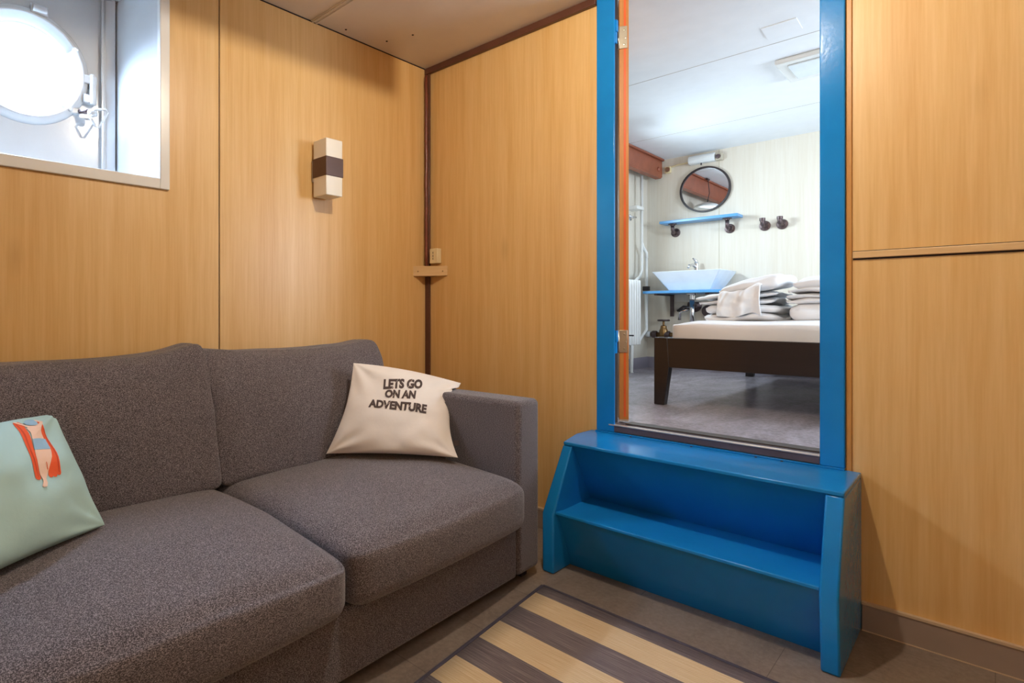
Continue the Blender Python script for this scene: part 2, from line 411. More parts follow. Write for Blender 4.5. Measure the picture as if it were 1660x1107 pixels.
# small dog under the ring
bm = bmesh.new(); box(bm, XH, XH+.022, .60, .665, 1.852, 1.876); tube(bm, [(XH, .632, 1.865), (XH+.03, .632, 1.865)], .010, 12)
obj('clamp_lug', bm, M['white'], win, bevel=.004)

# ---------------------------------------------------------------- door frame, sill, door leaf
df = empty('trim_door_frame', (-.78, YB, F2)); tag(df, kind='structure')
bm = bmesh.new()
box(bm, -1.222, -1.1405, YB-.014, YB-.004, .520, ZC-.012); box(bm, -1.222, -1.17, YB-.005, YB+.052, .520, ZC-.012); obj('frame_stile', bm, M['blue'], df, bevel=.003)
bm = bmesh.new(); box(bm, -1.17, -1.155, YB-.004, YB+.05, .553, ZC-.012); obj('rubber_seal', bm, M['gap'], df, bevel=.001)
bm = bmesh.new(); box(bm, -.414, -.345, YB-.014, YB+.052, .520, ZC-.012); obj('frame_stile', bm, M['blue'], df, bevel=.003)
sill = obj('sill', B(-1.165, -.414, YB-.013, YB+.10, .5215, .548), M['steel_dark'], df, bevel=.002)
bm = B(-1.165, -.414, YB-.016, YB+.0, .548, .5535); obj('sill_nosing', bm, M['nosing'], sill, bevel=.001)
bm = B(-1.120, -.414, YB+.05, YB+.11, .5485, .553); obj('sill_plate', bm, plain('dark_rubber', (70, 64, 60), .5), sill)
# door leaf opened into the bedroom
AL = math.radians(31)
door = empty('door_1', (-1.123, 2.500, .5555), AL+PI/2); tag(door, kind='structure')   # local x = along the leaf
# local frame: x along the leaf away from the hinge, y to the left; edge face at x=0
TH = .040
dz = ZC-.006-.5555
bm = B(0, .70, 0, TH, .008, dz); obj('door_leaf', bm, M['doorwood'], door, world=False, bevel=.0015)
obj('edge_seal', B(-.0015, .001, .012, .021, .02, dz), M['orange'], door, world=False)
obj('door_foot', B(-.001, .02, .001, TH, 0.0, .008), M['nosing'], door, world=False)
for hz in (.307, 1.662):
    hg = obj('hinge', B(-.004, -.001, .006, TH+.004, hz, hz+.10), M['steel'], door, world=False, bevel=.0012)
    for k, zz in enumerate((.018, .047, .082)):
        obj('screw', L((-.004, .019 if k != 1 else .013, hz+zz), (-1, 0, 0), [(.0045, 0), (.0035, .0012), (.001, .0016)], 12), M['steel'], hg, world=False)
    bm = bmesh.new(); tube(bm, [(-.006, TH+.004, hz), (-.006, TH+.004, hz+.10)], .0045, 12)
    obj('hinge_pin', bm, M['steel'], hg, world=False, smooth=True)
for hz in (.8625, 2.2175):
    bm = B(-1.150, -1.1385, YB-.005, YB+.012, hz, hz+.05); box(bm, -1.150, -1.1345, YB-.004, YB+.012, hz+.05, hz+.10)
    obj('hinge_leaf', bm, M['blue'], df, bevel=.001)

# ---------------------------------------------------------------- blue steps
st = empty('step_unit', (-.78, 2.2, 0), 0, 'glossy blue painted two-step unit below the doorway', 'steps')
def side(x0, x1):
    bm = bmesh.new()
    prism(bm, [(x0, 2.405, 0.001), (x0, 2.035 if x0 > -1 else 2.012, 0.001), (x0, 2.010, .235), (x0, 2.100, .5005), (x0, 2.405, .5005)], (x1-x0, 0, 0)); return bm
bm = side(-1.258, -1.207)
for v in bm.verts:      # the left cheek leans in at its upper front corner
    if v.co.z > .45: v.co.x += (.042 if v.co.x < -1.23 else .031)*(1 if v.co.y < 2.2 else .15)
obj('side_panel', bm, M['blue'], st, bevel=.006, seg=3)
obj('side_panel', side(-.350, -.303), M['blue'], st, bevel=.006, seg=3)
XL, XR_ = -1.2075, -.3495
bm = bmesh.new(); prism(bm, [(-1.213, 2.098, .5007), (-.3035, 2.098, .5007), (-.3035, 2.405, .5007), (-1.250, 2.405, .5007), (-1.254, 2.27, .5007)], (0, 0, .0143))
obj('top_plate', bm, M['blue'], st, bevel=.004, seg=3)
bm = bmesh.new(); prism(bm, [(XL, 2.110, .501), (XL, 2.285, .25), (XL, 2.293, .25), (XL, 2.122, .501)], (XR_-XL, 0, 0)); obj('riser', bm, M['blue'], st)
obj('tread', B(XL, XR_, 2.022, 2.292, .236, .249), M['blue'], st, bevel=.003)
bm = bmesh.new(); prism(bm, [(XL, 2.030, .237), (XL, 2.146, .001), (XL, 2.158, .001), (XL, 2.042, .237)], (XR_-XL, 0, 0)); obj('riser', bm, M['blue'], st)
fl = obj('wall_flange', B(-1.222, -.345, 2.385, 2.398, .515, .5205), M['blue'], st, bevel=.001)
for sx in (-1.06, -.82, -.60, -.52):
    obj('screw', L((sx, 2.378, .515), (0, 0, 1), [(.005, 0), (.004, .002), (.001, .003)], 10), M['gap'], st)

# ---------------------------------------------------------------- sofa
SO = (-1.243, 1.826, 0); SR = math.radians(1.8)
sofa = empty('sofa', SO, SR, 'long dark grey melange fabric sofa along the wood-panelled wall', 'sofa')
fab = M['sofa']
def nz(p, s, a): return noise.noise(Vector((p.x*s, p.y*s, p.z*s)))*a
# local: x toward the room (0 = arm front), y toward the back wall of the room (0 = arm inner face)
def roundbox(x0, x1, y0, y1, z0, z1): return B(x0, x1, y0, y1, z0, z1)
obj('armrest', roundbox(-.95, 0, 0, .153, .035, .701), fab, sofa, world=False, bevel=.022, seg=5)
obj('armrest', roundbox(-.95, 0, -1.92, -1.772, .035, .693), fab, sofa, world=False, bevel=.028, seg=5)
obj('base', roundbox(-.94, -.006, -1.768, -.004, .035, .235), fab, sofa, world=False, bevel=.012, seg=3)
obj('back_frame', roundbox(-.95, -.82, -1.768, -.004, .20, .66), fab, sofa, world=False, bevel=.03, seg=3)
for fx in (-.90, -.06):
    for fy in (.10, -1.86, -.9): obj('foot', B(fx-.02, fx+.02, fy-.02, fy+.02, 0, .036), M['black'], sofa, world=False)
def seat(y0, y1, seed, drop=0):
    D = .84; cy = (y0+y1)/2; W = y1-y0
    def fn(q, p):
        o = Vector((0, 0, 0))
        if q.z > 0:   # soft crown, falling to the front
            fx = (q.x+1)/2
            o.z += -.028*max(0, fx-.55)**1.5*q.z*3.0
            o.z += nz(Vector((p.x, p.y+seed, 0)), 5, .006)
        if q.x > .2: o.x += .012*(1-q.y*q.y)*(q.x)
        o.z -= drop*max(0, q.x)*max(0, q.y)*max(0, q.z)
        return o
    bm = softbox((0, 0, 0), (D, W-.004, .205), .52, (.014, 0, .022), 20, fn=fn)
    bmesh.ops.translate(bm, vec=(-.80+D/2+.012, cy, .335), verts=bm.verts)
    o = obj('seat_cushion', bm, fab, sofa, world=False, smooth=True, sub=1)
    return o
seat(-.868, -.004, 0); seat(-1.738, -.870, 5, .03)
def backc(y0, y1, seed, zb, zt, ear=.0):
    W = y1-y0; Hh = zt-zb; th = .19
    def fn(q, p):
        o = Vector((0, 0, 0))
        # lean back
        o.x -= (p.z+Hh/2)*.24
        # corners pinch, top edge softly sagging between the corners
        if q.z > 0: o.z -= .020*(1-abs(q.y)**2.5)*q.z
        o.x += (-.045)*max(0, q.z)**3*(1 if q.x > 0 else .2)
        edge = max(abs(q.y), abs(q.z))
        o.x += nz(Vector((p.x, p.y*1.3+seed, p.z)), 6, .010)
        o.z += nz(Vector((p.x+seed, p.y, p.z)), 9, .004)
        if edge > .8: o.x += nz(Vector((p.x, p.y*2+seed, p.z*2)), 14, .008)
        if q.z > .5: o.z += ear*max(0, q.y)**4*q.z
        return o
    bm = softbox((0, 0, 0), (th, W, Hh), .32, (.032, .0, .0), 20, fn=fn)
    bmesh.ops.translate(bm, vec=(-.72, (y0+y1)/2, (zb+zt)/2), verts=bm.verts)
    return obj('back_cushion', bm, fab, sofa, world=False, smooth=True, sub=1)
backc(-.878, -.0, 2, .425, .908, .012); backc(-1.76, -.872, 9, .425, .908, .030)

# ---------------------------------------------------------------- throw pillows
class Pillow:
    def __init__(s, c, t, pinch, seed, n=56, fold=1.0):
        s.c = [Vector(q) for q in c]   # BL BR TR TL
        s.t = t; s.k = pinch; s.seed = seed; s.n = n; s.fold = fold
        a, b, c_, d = s.c; s.nrm = ((b-a).cross(d-a)).normalized()
    def base(s, u, v):
        kr, kl, kt, kb = s.k
        ku = (kr if u > 0 else kl)*(1-abs(v)**1.8)*abs(u)**3; kv = (kt if v > 0 else kb)*(1-abs(u)**1.8)*abs(v)**3
        uu = u*(1-ku); vv = v*(1-kv)
        a, b, c, d = s.c; p = (1+uu)/2; q = (1+vv)/2
        return a*(1-p)*(1-q)+b*p*(1-q)+c*p*q+d*(1-p)*q
    def pt(s, u, v, side=1, off=0):
        b = s.base(u, v)
        e = max(0, (1-u*u))*max(0, (1-v*v))
        h = s.t*(e**.42)*(.75+.25*e)
        r = max(abs(u), abs(v)); fold = 0
        for cu, cv, ph in ((1, 1, .3), (-1, 1, 1.1), (1, -1, 2.0), (-1, -1, .7)):
            du, dv = u-cu, v-cv; dist = math.hypot(du, dv); ang = math.atan2(dv, du)
            fold += math.sin(ang*9+ph*3+s.seed)*math.exp(-((dist-.35)/.32)**2)*1.0
        nn = noise.noise(Vector((u*1.6+s.seed, v*1.6, side)))*.012+noise.noise(Vector((u*4+s.seed, v*3, side+5)))*.004
        h += e**.4*(fold*.0095*s.fold+nn*1.5)
        return b+s.nrm*(side*max(h, 0)+off)
    def mesh(s):
        bm = bmesh.new(); n = s.n; g = {}
        for side in (1, -1):
            for i in range(n+1):
                for j in range(n+1):
                    edge = i in (0, n) or j in (0, n)
                    if side == -1 and edge: g[(side, i, j)] = g[(1, i, j)]; continue
                    u = math.sin((2*i/n-1)*PI/2*.98)/math.sin(PI/2*.98); v = math.sin((2*j/n-1)*PI/2*.98)/math.sin(PI/2*.98)
                    g[(side, i, j)] = bm.verts.new(s.pt(u, v, side))
            for i in range(n):
                for j in range(n):
                    q = [g[(side, i, j)], g[(side, i+1, j)], g[(side, i+1, j+1)], g[(side, i, j+1)]]
                    bm.faces.new(q if side == 1 else q[::-1])
        return bm
    def decal(s, bm2, step=.03, off=.0016):
        """bm2 is a flat mesh in (u,v); cut by a grid, lay on the front face"""
        xs = [v.co.x for v in bm2.verts]; ys = [v.co.y for v in bm2.verts]
        for lo, hi, no in ((min(xs), max(xs), (1, 0, 0)), (min(ys), max(ys), (0, 1, 0))):
            k = lo+step
            while k < hi:
                bmesh.ops.bisect_plane(bm2, geom=bm2.verts[:]+bm2.edges[:]+bm2.faces[:], plane_co=Vector(no)*k, plane_no=no, dist=1e-6); k += step
        bmesh.ops.triangulate(bm2, faces=bm2.faces[:])
        for v in bm2.verts: v.co = s.pt(v.co.x, v.co.y, 1, off)
        return bm2
def text_bm(body, bold=.0):
    cu = bpy.data.curves.new('lettering', 'FONT'); cu.body = body; cu.size = 1; cu.offset = bold; cu.resolution_u = 3
    o = bpy.data.objects.new('lettering', cu); col.objects.link(o)
    dg = bpy.context.evaluated_depsgraph_get(); me = bpy.data.meshes.new_from_object(o.evaluated_get(dg))
    bpy.data.objects.remove(o); bm = bmesh.new(); bm.from_mesh(me); bpy.data.meshes.remove(me)
    xs = [v.co.x for v in bm.verts]; ys = [v.co.y for v in bm.verts]; x0, x1, y0, y1 = min(xs), max(xs), min(ys), max(ys)
    for v in bm.verts: v.co.x = (v.co.x-x0)/(x1-x0); v.co.y = (v.co.y-y0)/(y1-y0)
    return bm
PW = Pillow([(-1.845, 1.370, .475), (-1.455, 1.722, .47), (-1.66, 1.985, .722), (-1.87, 1.530, .830)], .075, (.17, .09, -.07, .05), 1.7)
PW.c[3] = Vector((-1.865, 1.527, .828))
bm = PW.mesh()
for v in bm.verts:      # the right corner drapes over the armrest
    ya = 1.826+(v.co.x+1.243)*.0314-.004; za = .707
    if v.co.y > ya and v.co.z < za:
        if za-v.co.z < v.co.y-ya: v.co.z = za
        else: v.co.y = ya
p1 = obj('throw_pillow', bm, M['pillow_white'], None, smooth=True)
tag(p1, 'off-white throw pillow with dark lettering leaning on the sofa arm', 'pillow')
TEXT = [('LETS GO', (-.347, .427), (.302, .565), (.284, .835), (-.387, .692)),
        ('ON AN', (-.289, .235), (.221, .272), (.211, .523), (-.309, .449)),
        ('ADVENTURE', (-.514, -.016), (.444, -.045), (.440, .204), (-.537, .195))]
for body, a, b, c, d in TEXT:
    t = text_bm(body, .056); a, b, c, d = [Vector(q) for q in (a, b, c, d)]
    # stencil-like wear: thin slanted cuts through the letters
    for k in range(2):
        x = .3+.4*k+random.uniform(-.04, .04)
        for off in (0, .008):
            bmesh.ops.bisect_plane(t, geom=t.verts[:]+t.edges[:]+t.faces[:], plane_co=(x+off, .5, 0), plane_no=Vector((1, -.16+.05*k, 0)).normalized(), dist=1e-6)
        dead = [f for f in t.faces if 0 < (f.calc_center_median()-Vector((x, .5, 0))).dot(Vector((1, -.16+.05*k, 0)).normalized()) < .008*.98]
        bmesh.ops.delete(t, geom=dead, context='FACES')
    for v in t.verts:
        x, y = v.co.x, .03+.90*v.co.y; q = a*(1-x)*(1-y)+b*x*(1-y)+c*x*y+d*(1-x)*y; v.co = Vector((q.x, q.y, 0))
    o = obj('lettering', PW.decal(t, .06), M['print'], p1)
tg = bmesh.new()
a = PW.pt(1, -.72, 1); nn = Vector((.5, .35, -.1)).normalized()
prism(tg, [a, a+Vector((.0, .0, .022)), a+nn*.022+Vector((0, 0, .026)), a+nn*.022+Vector((0, 0, .006))], (.0012, -.001, 0))
obj('care_tag', tg, M['print'], p1)

PM = Pillow([(-1.41, .06, .47), (-1.66, .491, .467), (-1.90, .424, .745), (-1.66, .0, .76)], .075, (.05, .07, .03, .05), 4.2)
p2 = obj('throw_pillow', PM.mesh(), M['pillow_mint'], None, smooth=True)
tag(p2, 'pale mint throw pillow printed with a swimmer on an orange-red air mattress', 'pillow')
def poly(pts):
    bm = bmesh.new(); bm.faces.new([bm.verts.new((x, y, 0)) for x, y in pts]); return bm
def decal(name, polys, mat, off):
    bm = bmesh.new()
    for p in polys:
        q = poly(p); me = bpy.data.meshes.new('t'); q.to_mesh(me); q.free(); bm.from_mesh(me); bpy.data.meshes.remove(me)
    o = obj(name, PM.decal(bm, .07, off), mat, p2); return o
pr = decal('print_mattress', [
    [(.335, .869), (.40, .875), (.44, .80), (.40, .69), (.37, .45), (.33, .19), (.30, -.03), (.285, -.155), (.26, -.17), (.235, -.165), (.217, -.137), (.24, .1), (.262, .30), (.283, .50), (.303, .658), (.318, .78)],
    [(.60, .885), (.65, .86), (.655, .76), (.648, .63), (.63, .42), (.592, .174), (.565, .0), (.548, -.14), (.535, -.165), (.515, -.17), (.497, -.15), (.487, -.175), (.462, -.18), (.445, -.155), (.43, -.17), (.405, -.165), (.392, -.13), (.44, .05), (.52, .18), (.558, .30), (.552, .46), (.566, .60), (.622, .70)]], M['red'], .0012)
decal('print_mattress_fold', [
    [(.345, .83), (.36, .80), (.335, .55), (.30, .25), (.265, -.13), (.258, -.13), (.283, .25), (.315, .55)],
    [(.632, .66), (.640, .66), (.615, .40), (.575, .15), (.528, -.13), (.520, -.13), (.558, .15), (.600, .42)]], M['red_dark'], .0018)
decal('print_swimmer', [
    [(.335, .869), (.36, .84), (.40, .78), (.436, .70), (.403, .692), (.408, .591), (.375, .44), (.35, .30), (.324, .189), (.302, .02), (.289, -.096), (.298, -.17), (.290, -.21), (.268, -.24), (.250, -.275), (.262, -.298), (.303, -.294), (.335, -.24), (.345, -.17), (.38, -.119), (.44, .0), (.50, .12), (.530, .21), (.556, .298), (.552, .40), (.549, .46), (.556, .55), (.575, .63), (.61, .69), (.655, .75), (.690, .80), (.672, .865), (.64, .90), (.62, .88), (.635, .85), (.648, .80), (.60, .755), (.54, .725), (.47, .745), (.41, .815), (.36, .885)]], M['skin'], .0024)
decal('print_trunks', [[(.384, .466), (.47, .462), (.564, .450), (.556, .35), (.540, .252), (.45, .268), (.342, .284), (.362, .37)]], M['lblue'], .0032)
decal('print_cap', [[(.500, .885), (.56, .905), (.628, .89), (.628, .83), (.60, .765), (.555, .735), (.50, .742), (.455, .775), (.45, .82), (.47, .86)]], M['lblue'], .0032)
decal('print_leg_line', [[(.408, .06), (.414, .06), (.404, -.05), (.396, -.05)]], M['red'], .0034)

# ---------------------------------------------------------------- rug
m = NT('woven_rug', .8, 0, .2)
uvn = m.n('ShaderNodeUVMap'); uvn.uv_map = 'weave'
sep = m.n('ShaderNodeSeparateXYZ'); m.l(uvn.outputs[0], sep.inputs[0])
# v in metres from the far edge
v_ = sep.outputs[1]
per = m.math('MODULO', m.math('ADD', v_, .060), .254)
band = m.ramp(m.math('DIVIDE', per, .254), [(.0, (0, 0, 0)), (.4, (0, 0, 0)), (.5, (1, 1, 1))], 'CONSTANT')
mp = m.n('ShaderNodeMapping'); mp.inputs['Scale'].default_value = (1.2, 60, 1); m.l(uvn.outputs[0], mp.inputs[0])
thr = m.noise(mp.outputs[0], 5.5, 4, .7)
mp2 = m.n('ShaderNodeMapping'); mp2.inputs['Scale'].default_value = (300, 420, 1); m.l(uvn.outputs[0], mp2.inputs[0])
wv = m.n('ShaderNodeTexChecker', Scale=1.0); m.l(mp2.outputs[0], wv.inputs[0])
bei = m.ramp(thr, [(.3, lin((204, 174, 132))), (.5, lin((224, 198, 158))), (.7, lin((236, 218, 186)))])
gre = m.ramp(thr, [(.3, lin((84, 76, 80))), (.5, lin((116, 106, 108))), (.7, lin((156, 144, 142)))])
cc = m.mix(band, gre, bei); cc = m.mix(m.math('MULTIPLY', wv.outputs['Fac'], .22), cc, lin((60, 50, 48)))
m.color(cc); m.bump(wv.outputs['Fac'], .3, .001); M['rug'] = m.m
RA, RB_, RC, RD = Vector((-1.183, 1.896, 0)), Vector((.62, 1.838, 0)), Vector((.70, .05, 0)), Vector((-1.015, .05, 0))
bm = bmesh.new(); uvl = bm.loops.layers.uv.new('weave'); nx, ny = 20, 24
def rp(a, b): return RA*(1-a)*(1-b)+RB_*a*(1-b)+RC*a*b+RD*(1-a)*b
gt = [[bm.verts.new(rp(i/nx, j/ny)+Vector((0, 0, .0055+.0012*noise.noise(Vector((i*.6, j*.6, 0)))))) for j in range(ny+1)] for i in range(nx+1)]
for i in range(nx):
    for j in range(ny):
        f = bm.faces.new((gt[i][j], gt[i+1][j], gt[i+1][j+1], gt[i][j+1]))
        for lp, (a, b) in zip(f.loops, ((i, j), (i+1, j), (i+1, j+1), (i, j+1))): lp[uvl].uv = (a/nx*1.8, b/ny*1.846)
bmx = bmesh.new(); M['binding'] = plain('dark_rug_binding', (64, 60, 74), .85, 0, .2, .4, 200)
rug = obj('striped_rug', bm, M['rug'], None, smooth=True)
so = rug.modifiers.new('s', 'SOLIDIFY'); so.thickness = .0048; so.offset = -1
tag(rug, 'flatweave rug with beige and grey stripes and dark edge binding on the floor', 'rug')
bm = bmesh.new(); up = Vector((0, 0, .0042))
for a, b in ((RA, RB_), (RB_, RC), (RC, RD), (RD, RA)):
    d = (b-a).normalized(); w_ = Vector((-d.y, d.x, 0))*.006
    prism(bm, [a-w_, b-w_, b+w_, a+w_], (0, 0, .0085))
obj('edge_binding', bm, M['binding'], rug, bevel=.003)

# ---------------------------------------------------------------- wall lamp, switch, corner block
sc_ = empty('wall_sconce', (XA, 1.645, 1.73), 0, 'square opal glass wall light with a brown band on the wood panel wall', 'wall light')
obj('mount', B(XA, XA+.022, 1.60, 1.69, 1.668, 1.772), M['white'], sc_, bevel=.003)
obj('glass_shade', B(XA+.018, -2.150, 1.597, 1.693, 1.768, 1.860), M['sconce'], sc_, bevel=.003)
obj('glass_shade', B(XA+.018, -2.150, 1.597, 1.693, 1.593, 1.690), M['sconce'], sc_, bevel=.003)
obj('metal_band', B(XA+.015, -2.1465, 1.5935, 1.6965, 1.684, 1.774), M['sconce_band'], sc_, bevel=.002)
sw = empty('socket_box', (-2.186, YB, 1.36), 0, 'small cream plastic box with slots beside the corner pipe', 'junction box')
obj('box_body', B(-2.217, -2.158, 2.374, YB, 1.317, 1.402), M['cream'], sw, bevel=.004, seg=3)
bm = bmesh.new()
for k, zz in enumerate((1.338, 1.354, 1.372)): box(bm, -2.192, -2.188, 2.3732, 2.3745, zz, zz+.011)
obj('slots', bm, M['gap'], sw)
cb = bmesh.new(); prism(cb, [(XA+.001, 2.296, 1.246), (-2.112, YB-.001, 1.246), (XA+.001, YB-.001, 1.246)], (0, 0, .056))
cblk = obj('corner_block', cb, M['wood_strip'], None, bevel=.0015)
tag(cblk, 'small triangular wooden block set across the room corner over the pipe', 'wooden block')
dirn = Vector((.159, .113, 0)).normalized(); nn = Vector((.113, -.159, 0)).normalized()
for t_ in (.028, .168):
    c0 = Vector((XA, 2.296, 1.272))+dirn*t_+nn*.0005
    obj('screw', L(c0, nn, [(.0042, 0), (.0032, .001), (.0008, .0015)], 12), M['brass'], cblk)
pp = obj('corner_pipe', T([(-2.247, 2.380, .1), (-2.247, 2.380, 1.245)], .007), M['pipe_brown'], None, smooth=True)
pts = [(-2.246+.0012*math.sin(i*1.3), 2.378+.001*math.cos(i*1.9), 1.303+i*.0577) for i in range(20)]
bpy.data.objects.remove(pp)
pp = obj('corner_pipe', T(pts, .0085), M['pipe_brown'], None, smooth=True)
tag(pp, 'thin reddish-brown painted pipe running up the corner to the ceiling', 'pipe')

# ---------------------------------------------------------------- bedroom: beam, ceiling panel, light
bm = bmesh.new()
Y0b, Y1b = YB2+.02, 5.42
box(bm, -2.150, -2.120, Y0b, Y1b, 2.285, 2.432); box(bm, XA+.002, -2.100, Y0b, Y1b, 2.432, ZC2-.003); box(bm, -2.175, -2.120, Y0b, Y1b-.02, 2.272, 2.285)
beam = obj('ceiling_beam', bm, plain('red_brown_beam_paint', (150, 82, 56), .45, 0, .14, .2, 20), None, bevel=.003)
tag(beam, 'red-brown painted steel beam along the left wall of the bedroom', 'beam')
obj('bolt', L((-2.120, 5.33, 2.345), (1, 0, 0), [(.022, 0), (.022, .006), (.012, .014), (.004, .016)], 16), beam.data.materials[0], beam)
cf = empty('ceiling_light', (-.65, 3.9, ZC2), 0, 'flat white rectangular ceiling light, partly hidden by the blue door frame', 'ceiling light')
a = px_onZ(1255, 98, ZC2); b_ = px_onZ(1279, 128, ZC2)
x0, y1, y0 = a[0], a[1], b_[1]
if y1 < y0: y0, y1 = y1, y0
obj('light_body', B(x0, x0+1.0, y0, y1, ZC2-.028, ZC2), M['lightcover'], cf, bevel=.008, seg=3)
obj('diffuser', B(x0+.05, x0+.95, y0+.05, y1-.07, ZC2-.036, ZC2-.028), plain('prismatic_diffuser', (222, 232, 238), .25), cf, bevel=.004)
a = px_onZ(1233, 46, ZC2); b_ = px_onZ(1301, 45, ZC2); c_ = px_onZ(1291, 28, ZC2); d_ = px_onZ(1244, 62, ZC2)
bm = bmesh.new(); prism(bm, [(q[0], q[1], ZC2-.004) for q in (a, c_, b_, d_)], (0, 0, .004))
hatch = obj('ceiling_hatch', bm, M['ceiling2'], None, bevel=.001)
tag(hatch, 'thin rectangular cover plate flush on the bedroom ceiling near the ceiling light', 'hatch cover')
# light above the mirror
ml = empty('mirror_light', (-1.74, YF, 2.29), 0, 'short white tube light on the wall above the round mirror', 'wall light')
bm = bmesh.new(); prof = [(YF, 2.425), (YF-.055, 2.425), (YF-.075, 2.405), (YF-.078, 2.375), (YF-.06, 2.352), (YF, 2.352)]
prism(bm, [(-1.885, y, z) for y, z in prof], (.215, 0, 0)); obj('light_cover', bm, M['lightcover'], ml, bevel=.008, seg=3)
obj('end_box', B(-1.668, -1.615, YF-.05, YF, 2.352, 2.412), plain('socket_end', (190, 180, 160), .4), ml, bevel=.004)
obj('end_socket', L((-1.645, YF-.05, 2.384), (0, -1, 0), [(.02, 0), (.017, .012), (.008, .014)], 16), M['iron'], ml)
obj('pull_knob', L((-1.78, YF-.05, 2.352), (0, 0, -1), [(.006, 0), (.006, .016), (.002, .02)], 10), M['black'], ml)
sk = empty('wall_socket', (-2.107, YF, 2.36), 0, 'small white wall socket at the end of the beam', 'socket')
obj('socket_plate', B(-2.099, -2.048, YF-.03, YF, 2.318, 2.378), M['cream'], sk, bevel=.006)
obj('socket_face', L((-2.073, YF-.03, 2.349), (0, -1, 0), [(.022, 0), (.022, .004), (.016, .004), (.016, .001)], 20), M['steel'], sk)
cnd = obj('wiring_conduit', T([(-2.045, YF-.012, 2.372), (-1.99, YF-.012, 2.380), (-1.88, YF-.012, 2.385)], .006, 8), M['cream'], None)
tag(cnd, 'thin cream cable conduit from the socket to the tube light', 'cable')
# mirror
mi = empty('round_mirror', (-1.763, YF, 2.122), 0, 'round wall mirror with thin black frame above the blue shelf', 'mirror')
obj('mirror_frame', L((-1.763, YF, 2.122), (0, -1, 0), [(.190, .0), (.207, .0), (.207, .024), (.192, .024), (.190, .015)], 72, .97, True), M['black'], mi)
obj('mirror_glass', L((-1.763, YF, 2.122), (0, -1, 0), [(.192, .006), (.192, .014)], 72, .97), M['mirror'], mi)
# shelf with pipe brackets
sh = empty('wall_shelf', (-1.78, YF, 1.84), 0, 'narrow light blue shelf on two dark pipe brackets under the mirror', 'shelf')
obj('shelf_board', B(-2.10, -1.468, 5.30, YF-.004, 1.838, 1.862), M['blueboard'], sh, bevel=.003)
def flange(parent, x, z, r=.040):
    bm = bmesh.new(); lathe(bm, (x, YF, z), (0, -1, 0), [(r, 0), (r, .007), (r*.55, .010), (r*.5, .026), (.012, .027)], 28)
    o = obj('pipe_flange', bm, M['iron'], parent, smooth=False, bevel=.001)
    for k in range(4):
        a_ = PI/4+k*PI/2
        obj('screw', L((x+math.cos(a_)*r*.74, YF-.007, z+math.sin(a_)*r*.74), (0, -1, 0), [(.0055, 0), (.004, .002), (.001, .0025)], 10), M['gap'], o)
    return o
for bx, bz in ((-2.012, 1.765), (-1.567, 1.757)):
    flange(sh, bx, bz)
    pts = [(bx, YF-.02, bz)]+arc((bx, YF-.045, bz+.03), (0, 0, -.03), (0, -.03, 0), 0, PI/2, 8)+[(bx, YF-.075, 1.822)]
    obj('pipe_elbow', T(pts, .015, 16), M['iron'], sh, smooth=True)
    obj('board_flange', L((bx, YF-.075, 1.838), (0, 0, -1), [(.036, 0), (.036, .005), (.02, .008), (.02, .016)], 24), M['iron'], sh)
for k, (bx, bz) in enumerate(((-1.308, 1.752), (-1.187, 1.752))):
    r = empty('pipe_hook', (bx, YF, bz), 0, ['dark iron pipe fitting wall hook nearer the blue shelf', 'dark iron pipe fitting wall hook farther from the blue shelf'][k], 'wall hook', 'iron pipe hooks beside the shelf')
    flange(r, bx, bz, .041)
    pts = [(bx, YF-.02, bz)]+arc((bx, YF-.05, bz+.028), (0, 0, -.028), (0, -.028, 0), 0, PI/2, 8)+[(bx, YF-.078, bz+.045)]
    obj('pipe_elbow', T(pts, .016, 16), M['iron'], r, smooth=True)
    obj('elbow_collar', L((bx, YF-.078, bz+.034), (0, 0, 1), [(.021, 0), (.021, .022), (.015, .022), (.013, .012)], 18), M['iron'], r)
# washstand
ct = empty('washstand_top', (-1.8, 5.2, 1.2), 0, 'thin light blue board carrying the white washbasin', 'counter')
obj('board', B(-2.115, -1.36, 4.98, YF-.002, 1.200, 1.222), M['blueboard'], ct, bevel=.002)
obj('back_rail', B(-2.08, -1.40, YF-.03, YF-.002, 1.13, 1.20), M['cream_wall'], ct, bevel=.002)
for bx in (-2.03, -1.62):
    bm = bmesh.new(); box(bm, bx-.015, bx+.015, 5.05, YF-.03, 1.186, 1.200); box(bm, bx-.015, bx+.015, YF-.045, YF-.03, 1.0, 1.20); obj('bracket', bm, M['iron'], ct)
sink = empty('washbasin', (-1.77, 5.2, 1.222), 0, 'white rectangular tapered ceramic vessel basin on the blue board', 'washbasin')
def frust(z0, z1, b0, b1): # b = (x0,x1,y0,y1)
    return [[(x, y, z) for x, y in ((b[0], b[2]), (b[1], b[2]), (b[1], b[3]), (b[0], b[3]))] for z, b in ((z0, b0), (z1, b1))]
bm = bmesh.new()
lv = [(1.2225, (-1.93, -1.60, 5.075, 5.36)), (1.386, (-2.045, -1.505, 5.0, 5.425)), (1.386, (-2.028, -1.522, 5.017, 5.345)), (1.250, (-1.92, -1.61, 5.09, 5.30))]
rg = []
for z, b in lv: rg.append([bm.verts.new((x, y, z)) for x, y in ((b[0], b[2]), (b[1], b[2]), (b[1], b[3]), (b[0], b[3]))])
bm.faces.new(rg[0][::-1]); bm.faces.new(rg[-1])
for a, b in zip(rg, rg[1:]):
    for k in range(4): bm.faces.new((a[k], a[(k+1) % 4], b[(k+1) % 4], b[k]))
obj('basin_bowl', bm, M['ceramic'], sink, bevel=.008, seg=3)
fc = empty('faucet', (-1.815, 5.385, 1.386), 0, 'small chrome faucet on the rear rim of the white basin', 'faucet')
